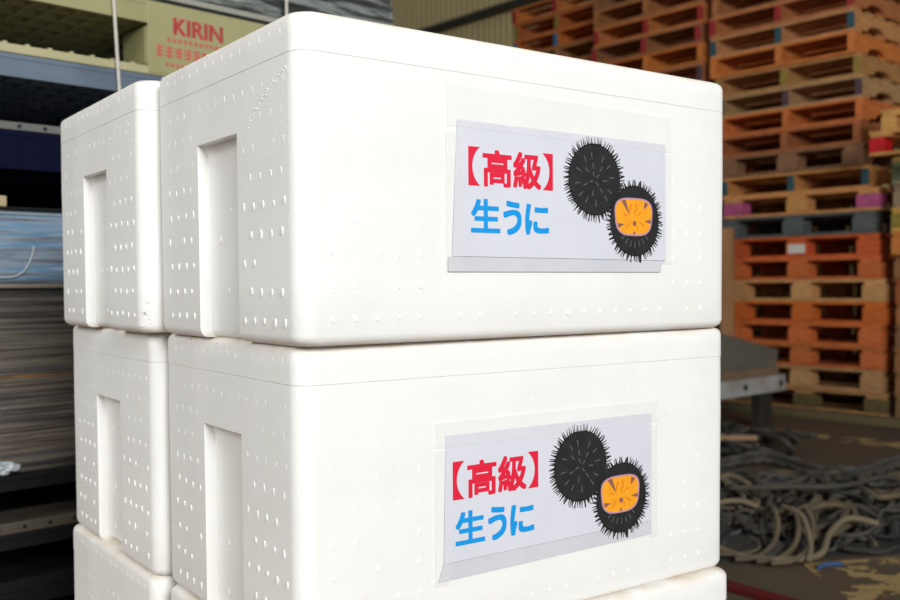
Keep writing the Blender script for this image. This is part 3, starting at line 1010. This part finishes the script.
# cream spacer block and a scrap of crumpled film
def local(x, y, z):
    return (SC_C.x + RT.x * x + RN.x * y, SC_C.y + RT.y * x + RN.y * y, z)
bm = bmesh.new()
box(bm, -0.03, 0.022, -0.025, 0.025, 0, 0.022, 0.003)
o = link_mesh('spacer_block', bm, noisy('cream_wood', srgb(206, 192, 160), srgb(190, 170, 130), 12, 0.6))
o.location = local(-0.448, -0.50, 0.9862)
o.rotation_euler = (0, 0, RY)
tag(o, 'small cream block on the blue-white bundle, under the navy pallet', 'block')
bm = bmesh.new()
bmesh.ops.create_icosphere(bm, subdivisions=4, radius=1.0)
for v in bm.verts:
    q = noise.noise(v.co * 2.6) * 0.5 + noise.noise(v.co * 6.5) * 0.35
    v.co *= 1 + q
    v.co.x *= 0.032; v.co.y *= 0.012; v.co.z *= 0.012
zmin = min(v.co.z for v in bm.verts)
for v in bm.verts:
    v.co.z -= zmin
o = link_mesh('film_scrap', bm, film_mat('crumpled_film', [(0.3, srgb(120, 134, 142)), (0.6, srgb(214, 222, 226))], (1, 1, 1), 30, 0.2, 0.5, 0.004))
o.location = local(-0.452, -0.538, 0.4597)
o.rotation_euler = (0, 0, RY)
tag(o, 'crumpled scrap of clear film at the foot of the dark wrapped load', 'plastic scrap')
# two white cords hanging down the front of the load
CORD = noisy('white_cord', srgb(196, 192, 182), srgb(216, 212, 204), 60, 0.7, 0, 0.2, 300)
for (xa, za, xb, zb), lab in (((-0.262, 2.19, -0.206, 1.19), 'white cord hanging over the khaki pallet opening'), ((0.207, 2.19, 0.215, 1.25), 'white cord hanging beside the top corner of the front box')):
    bm = bmesh.new()
    pts = catmull([local(xa, -0.40, za + 0.006), local(xa, -0.535, za + 0.012), local(xa, -0.562, za - 0.03), local(xa + (xb - xa) * .4, -0.564, za + (zb - za) * .4), local(xa + (xb - xa) * .75, -0.563, za + (zb - za) * .75), local(xb, -0.562, zb)], 6)
    tube(bm, pts, 0.0036, 8)
    tag(link_mesh('cord', bm, CORD, None, True), lab, 'cord')

# ------------------------------------------------------------------ right: cart, post, timber
CT = Vector((0.755, 0.656, 0))
CN = Vector((-0.656, 0.755, 0))
cart = thing('platform_cart', 'low rusty steel platform cart with grey side panel before the pallets', 'cart', (1.93, 5.60, 0), math.atan2(CT.y, CT.x))
# local: x along (0 at right end, negative towards the viewer's left), y inwards
STEELB = noisy('pale_blue_steel', srgb(196, 206, 212), srgb(160, 146, 128), 7, 0.5, 0.1, 0.2)
bm = bmesh.new()
prof = [(-1.5, -0.03), (-0.08, -0.03), (-0.03, -0.018), (-0.004, 0.02), (0.0, 0.06), (0.0, 0.50), (-0.03, 0.50), (-0.03, 0.07), (-0.06, 0.03), (-0.10, 0.015), (-1.5, 0.015)]
loft(bm, [[(x, y, z) for x, y in prof] for z in (0.212, 0.220, 0.292, 0.30)])
link_mesh('side_rail', bm, STEELB, cart, True, 30)
for x in (-0.46, -0.10):
    bm = bmesh.new()
    bmesh.ops.create_cone(bm, cap_ends=True, segments=14, radius1=0.018, radius2=0.018, depth=0.004, matrix=Matrix.Translation((x, -0.0305, 0.256)) @ Matrix.Rotation(PI / 2, 4, 'X'))
    link_mesh('rail_hole', bm, BLACK, cart)
bm = bmesh.new()
box(bm, -1.5, -0.035, 0.016, 0.49, 0.285, 0.306, 0.003)
box(bm, -1.5, -0.045, 0.016, 0.03, 0.3062, 0.345, 0.003)
link_mesh('deck', bm, noisy('rusty_steel', srgb(136, 112, 88), srgb(120, 100, 80), 9, 0.7, 0.1, 0.3), cart)
bm = bmesh.new()
ring = [(-1.5, 0.300), (-0.052, 0.300), (-0.026, 0.434), (-0.638, 0.556), (-1.5, 0.70)]
loft(bm, [[(x, 0.031, z + 0.007) for x, z in ring], [(x, 0.05, z + 0.007) for x, z in ring]])
link_mesh('side_panel', bm, noisy('grey_sheet', srgb(98, 94, 84), srgb(112, 106, 94), 6, 0.6, 0.0, 0.15), cart)
for x, y in ((-0.17, 0.05), (-0.17, 0.42), (-1.3, 0.05), (-1.3, 0.42)):
    bm = bmesh.new()
    box(bm, x - 0.06, x + 0.06, y - 0.03, y + 0.03, 0.0, 0.2845, 0.004)
    link_mesh('leg', bm, noisy('dark_steel', srgb(48, 46, 44), srgb(60, 56, 52), 8, 0.6, 0.2, 0.1), cart)

bm = bmesh.new()
box(bm, -0.045, 0.045, -0.02, 0.02, 0, 1.19, 0.003)
o = link_mesh('wood_post', bm, noisy('brown_post_wood', srgb(186, 136, 90), srgb(150, 108, 70), 4, 0.75, 0, 0.3, 20, (6, 6, 0.6)))
o.location = (1.845, 6.48, 0)
o.rotation_euler = (0, 0, math.atan2(-E1.y, -E1.x) + 0.25)
tag(o, 'upright brown wooden board standing left of the orange pallets', 'board')
bm = bmesh.new()
box(bm, -1.15, 0.62, -0.06, 0.06, 0, 0.048, 0.006)
o = link_mesh('timber_beam', bm, noisy('mossy_timber', srgb(92, 88, 58), srgb(112, 94, 66), 4, 0.8, 0, 0.4, 30, (1, 6, 6)))
o.location = (2.42, 5.66, 0)
o.rotation_euler = (0, 0, math.atan2(E1.y, E1.x) + PI)
tag(o, 'long mossy timber lying on the floor before the main pallet stack', 'timber')

# red bar on the floor, bottom right of the boxes
bm = bmesh.new()
box(bm, -0.42, 0.42, -0.018, 0.018, 0, 0.022, 0.004, 0)
o = link_mesh('steel_bar', bm, noisy('dark_red_paint', srgb(104, 18, 20), srgb(60, 18, 18), 10, 0.5, 0, 0.1))
o.location = (0.86, 2.46, 0.0)
o.rotation_euler = (0, 0, math.radians(-52))
tag(o, 'dark red steel bar on the floor beside the lowest front box', 'bar')

# ------------------------------------------------------------------ ropes on the floor
def rope_mat(name, a, b):
    m, nt, bs = new_mat(name, srgb(*a), 0.85)
    v = obj_vec(nt)
    n = noise_node(nt, 9, 5, v)
    r = ramp_node(nt, n.outputs['Fac'], [(0.3, srgb(*a)), (0.7, srgb(*b))])
    nt.links.new(r.outputs['Color'], bs.inputs['Base Color'])
    w = noise_node(nt, 120, 3, v)
    bump_node(nt, w.outputs['Fac'], bs, 0.6, 0.004)
    return m
ROPES = [rope_mat('grey_rope', (56, 53, 47), (80, 75, 66)), rope_mat('brown_rope', (74, 65, 50), (102, 90, 70)), rope_mat('dark_rope', (36, 35, 33), (58, 55, 50)), rope_mat('tan_rope', (98, 88, 69), (122, 110, 87)),
         rope_mat('slate_rope', (60, 61, 60), (84, 83, 80))]
rnd = random.Random(77)
def heap_point(u, v):
    # u across, v away from the camera
    A, B, C, D_ = Vector((0.72, 2.86, 0)), Vector((1.42, 2.95, 0)), Vector((1.95, 3.95, 0)), Vector((1.10, 3.95, 0))
    return (A * (1 - u) + B * u) * (1 - v) + (D_ * (1 - u) + C * u) * v
def heap_height(u, v):
    return 0.13 * max(0.0, math.sin(PI * min(1, max(0, v)))) ** 0.7 * (1 - 0.35 * u)
G = 'old ropes tangled in a heap on the floor'
for i in range(120):
    u0, v0 = rnd.uniform(0.0, 1.0), rnd.uniform(0.02, 0.98)
    r = rnd.choice([0.006, 0.008, 0.010, 0.012])
    n = rnd.randint(6, 10)
    ang = rnd.uniform(0, 2 * PI)
    span = rnd.uniform(0.10, 0.34)
    pts = []
    closed = rnd.random() < 0.3
    lay = rnd.random()
    for k in range(n):
        if closed or i % 3 == 0:
            a = ang + k * 2 * PI / (n * (1 if closed else 0.75))
            du, dv = span * 0.55 * math.cos(a), span * 0.42 * math.sin(a)
        else:
            s = (k / (n - 1) - 0.5) * 2.2
            du = span * s * math.cos(ang) + rnd.uniform(-.05, .05)
            dv = span * s * math.sin(ang) * 0.8 + rnd.uniform(-.05, .05)
        u, v = min(1.05, max(-0.02, u0 + du)), min(1.0, max(0.0, v0 + dv))
        p = heap_point(u, v)
        h = heap_height(u, v) * (0.25 + 0.75 * lay)
        p.z = r + h + rnd.uniform(0, 0.02)
        pts.append(p)
    bm = bmesh.new()
    path = catmull(pts, 8, closed)
    path = [p + 0.012 * Vector((noise.noise(p * 16), noise.noise(p * 16 + Vector((9, 0, 0))), 0.5 * abs(noise.noise(p * 16 + Vector((0, 7, 0)))))) for p in path]
    if closed:
        path.append(path[0])
    tube(bm, path, r, 7)
    o = link_mesh('rope', bm, ROPES[rnd.choice([0, 0, 1, 1, 2, 2, 4])], None, True)
    tag(o, 'grey-brown old rope tangled in the heap on the floor, right of the boxes', 'rope', G)
# dense underlay of the heap: a mound nobody could count
bm = bmesh.new()
N = 26
grid = [[None] * (N + 1) for _ in range(N + 1)]
for a in range(N + 1):
    for b in range(N + 1):
        u, v = a / N, b / N
        p = heap_point(u * 1.03 - 0.02, v)
        p.z = max(0.0, heap_height(u, v) * 0.55 + 0.018 * noise.noise(Vector((u * 14, v * 14, 1)))) + 0.003
        if a in (0, N) or b in (0, N):
            p.z = 0.0
        grid[a][b] = bm.verts.new(p)
for a in range(N):
    for b in range(N):
        bm.faces.new((grid[a][b], grid[a + 1][b], grid[a + 1][b + 1], grid[a][b + 1]))
tag(link_mesh('netting', bm, ROPES[2], None, True), 'dark matted netting under the heap of ropes', 'netting', None, 'stuff')

def rope_thing(name, pts, r, mat, label, cat='rope', group=None, n=8):
    bm = bmesh.new()
    tube(bm, catmull(pts, 8), r, n)
    return tag(link_mesh(name, bm, mat, None, True), label, cat, group)
# bundle of twisted grey ropes stretching off to the right
cl = catmull([(1.08, 4.16, .036), (1.26, 4.30, .04), (1.42, 4.36, .045), (1.55, 4.12, .033), (1.66, 4.02, .033), (1.80, 4.12, .033), (2.0, 4.28, .033), (2.4, 4.48, .033)], 10)
for s in range(5):
    pts = []
    for k, p in enumerate(cl):
        a = k * 0.42 + s * 2 * PI / 5
        rad = 0.020 + 0.007 * math.sin(k * .5 + 2 * s)
        pts.append(p + Vector((0.2 * math.cos(a), math.cos(a), 0)).normalized() * (rad * math.cos(a)) + Vector((0, 0, rad * 0.8 * math.sin(a))))
    bm = bmesh.new()
    tube(bm, pts, 0.0125, 8)
    tag(link_mesh('rope', bm, ROPES[4 if s % 2 else 0], None, True), 'grey rope strand of the twisted bundle running right across the floor', 'rope', 'strands of the twisted grey bundle')
# upright loops of pale strapping at the near side of the heap
for k in range(3):
    x = 0.95 + k * 0.046 + 0.01 * (k % 2)
    y = 2.98 - 0.02 * k
    rope_thing('rope', [(x + 0.04, y + 0.10, .09), (x + 0.045, y + 0.03, .13), (x + 0.04, y - 0.04, .10), (x + 0.01, y - 0.09, .05), (x - 0.05, y - 0.13, .022), (x - 0.12, y - 0.14, .016)], 0.0085, ROPES[1],
               'brown strap loop standing at the near side of the rope heap', 'rope', 'brown strap loops at the near side of the heap')
rope_thing('rope', [(0.74, 3.10, .10), (0.78, 2.96, .04), (0.86, 2.86, .02), (0.98, 2.82, .02), (1.08, 2.84, .03), (1.14, 2.92, .07), (1.22, 2.98, .10), (1.30, 2.95, .09)], 0.010, ROPES[3], 'pale tan rope curving along the near edge of the heap')
rope_thing('rope', [(0.90, 3.42, .13), (0.98, 3.40, .15), (1.02, 3.28, .13), (1.00, 3.16, .10)], 0.010, ROPES[3], 'pale rope bent over the left side of the heap, top of the pile')
rope_thing('rope', [(0.86, 3.40, .13), (0.93, 3.36, .15), (0.97, 3.24, .12), (0.95, 3.12, .09)], 0.009, ROPES[3], 'second pale rope bent over the heap, nearest to the boxes')
rope_thing('rope', [(0.76, 3.02, .10), (0.84, 3.08, .125), (0.92, 3.10, .13), (0.98, 3.10, .11)], 0.009, ROPES[3], 'short pale rope end sticking out beside the boxes')
rope_thing('rope', [(0.92, 3.20, .15), (1.10, 3.16, .16), (1.30, 3.22, .15), (1.50, 3.40, .14), (1.62, 3.52, .11)], 0.009, ROPES[0], 'long brown rope lying diagonally across the top of the heap')
rope_thing('rope', [(1.03, 3.02, .13), (1.06, 2.93, .12), (1.055, 2.85, .06), (1.03, 2.80, .02)], 0.009, ROPES[3], 'thin tan rope hanging down the front of the heap')
rope_thing('cord', [(1.05, 2.78, .006), (1.08, 2.80, .01), (1.11, 2.80, .012), (1.13, 2.81, .008)], 0.007, plain('blue_cord', (48, 78, 122), 0.7), 'short blue cord at the near edge of the rope heap', 'cord')
# dark ropes and debris between the heap and the cart
for k in range(14):
    cx_, cy_ = rnd.uniform(1.15, 1.56), rnd.uniform(4.50, 5.05)
    pts = [(cx_ + rnd.uniform(-.18, .18), cy_ + rnd.uniform(-.2, .2), 0.02 + rnd.uniform(0, .10)) for _ in range(6)]
    rope_thing('rope', pts, 0.014, ROPES[rnd.choice([2, 0, 2])], 'dark rope in the small tangle under the platform cart', 'rope', 'dark ropes tangled under the cart')
bm = bmesh.new()
box(bm, -0.22, 0.16, -0.03, 0.03, 0, 0.022, 0.003)
o = link_mesh('wood_stick', bm, noisy('bare_wood', srgb(176, 140, 108), srgb(150, 116, 88), 6, 0.7, 0, 0.2))
o.location = (1.28, 4.56, 0.09)
o.rotation_euler = (0, 0.04, 0.25)
tag(o, 'pale bare piece of wood lying on the dark ropes beside the boxes', 'wood')
for (x, y, z, s), lab in (((1.545, 5.05, 0, 0.030), 'pale pebble on the floor below the platform cart'), ((1.50, 4.66, 0, 0.028), 'beige stone at the left end of the twisted bundle')):
    bm = bmesh.new()
    bmesh.ops.create_icosphere(bm, subdivisions=3, radius=s)
    for v in bm.verts:
        v.co *= 1 + 0.18 * noise.noise(v.co * 40)
        v.co.z *= 0.7
    zm = min(v.co.z for v in bm.verts)
    for v in bm.verts:
        v.co.z -= zm
    o = link_mesh('stone', bm, noisy('pale_stone', srgb(170, 158, 138), srgb(190, 178, 158), 20, 0.8, 0, 0.3), None, True)
    o.location = (x, y, z)
    tag(o, lab, 'stone')
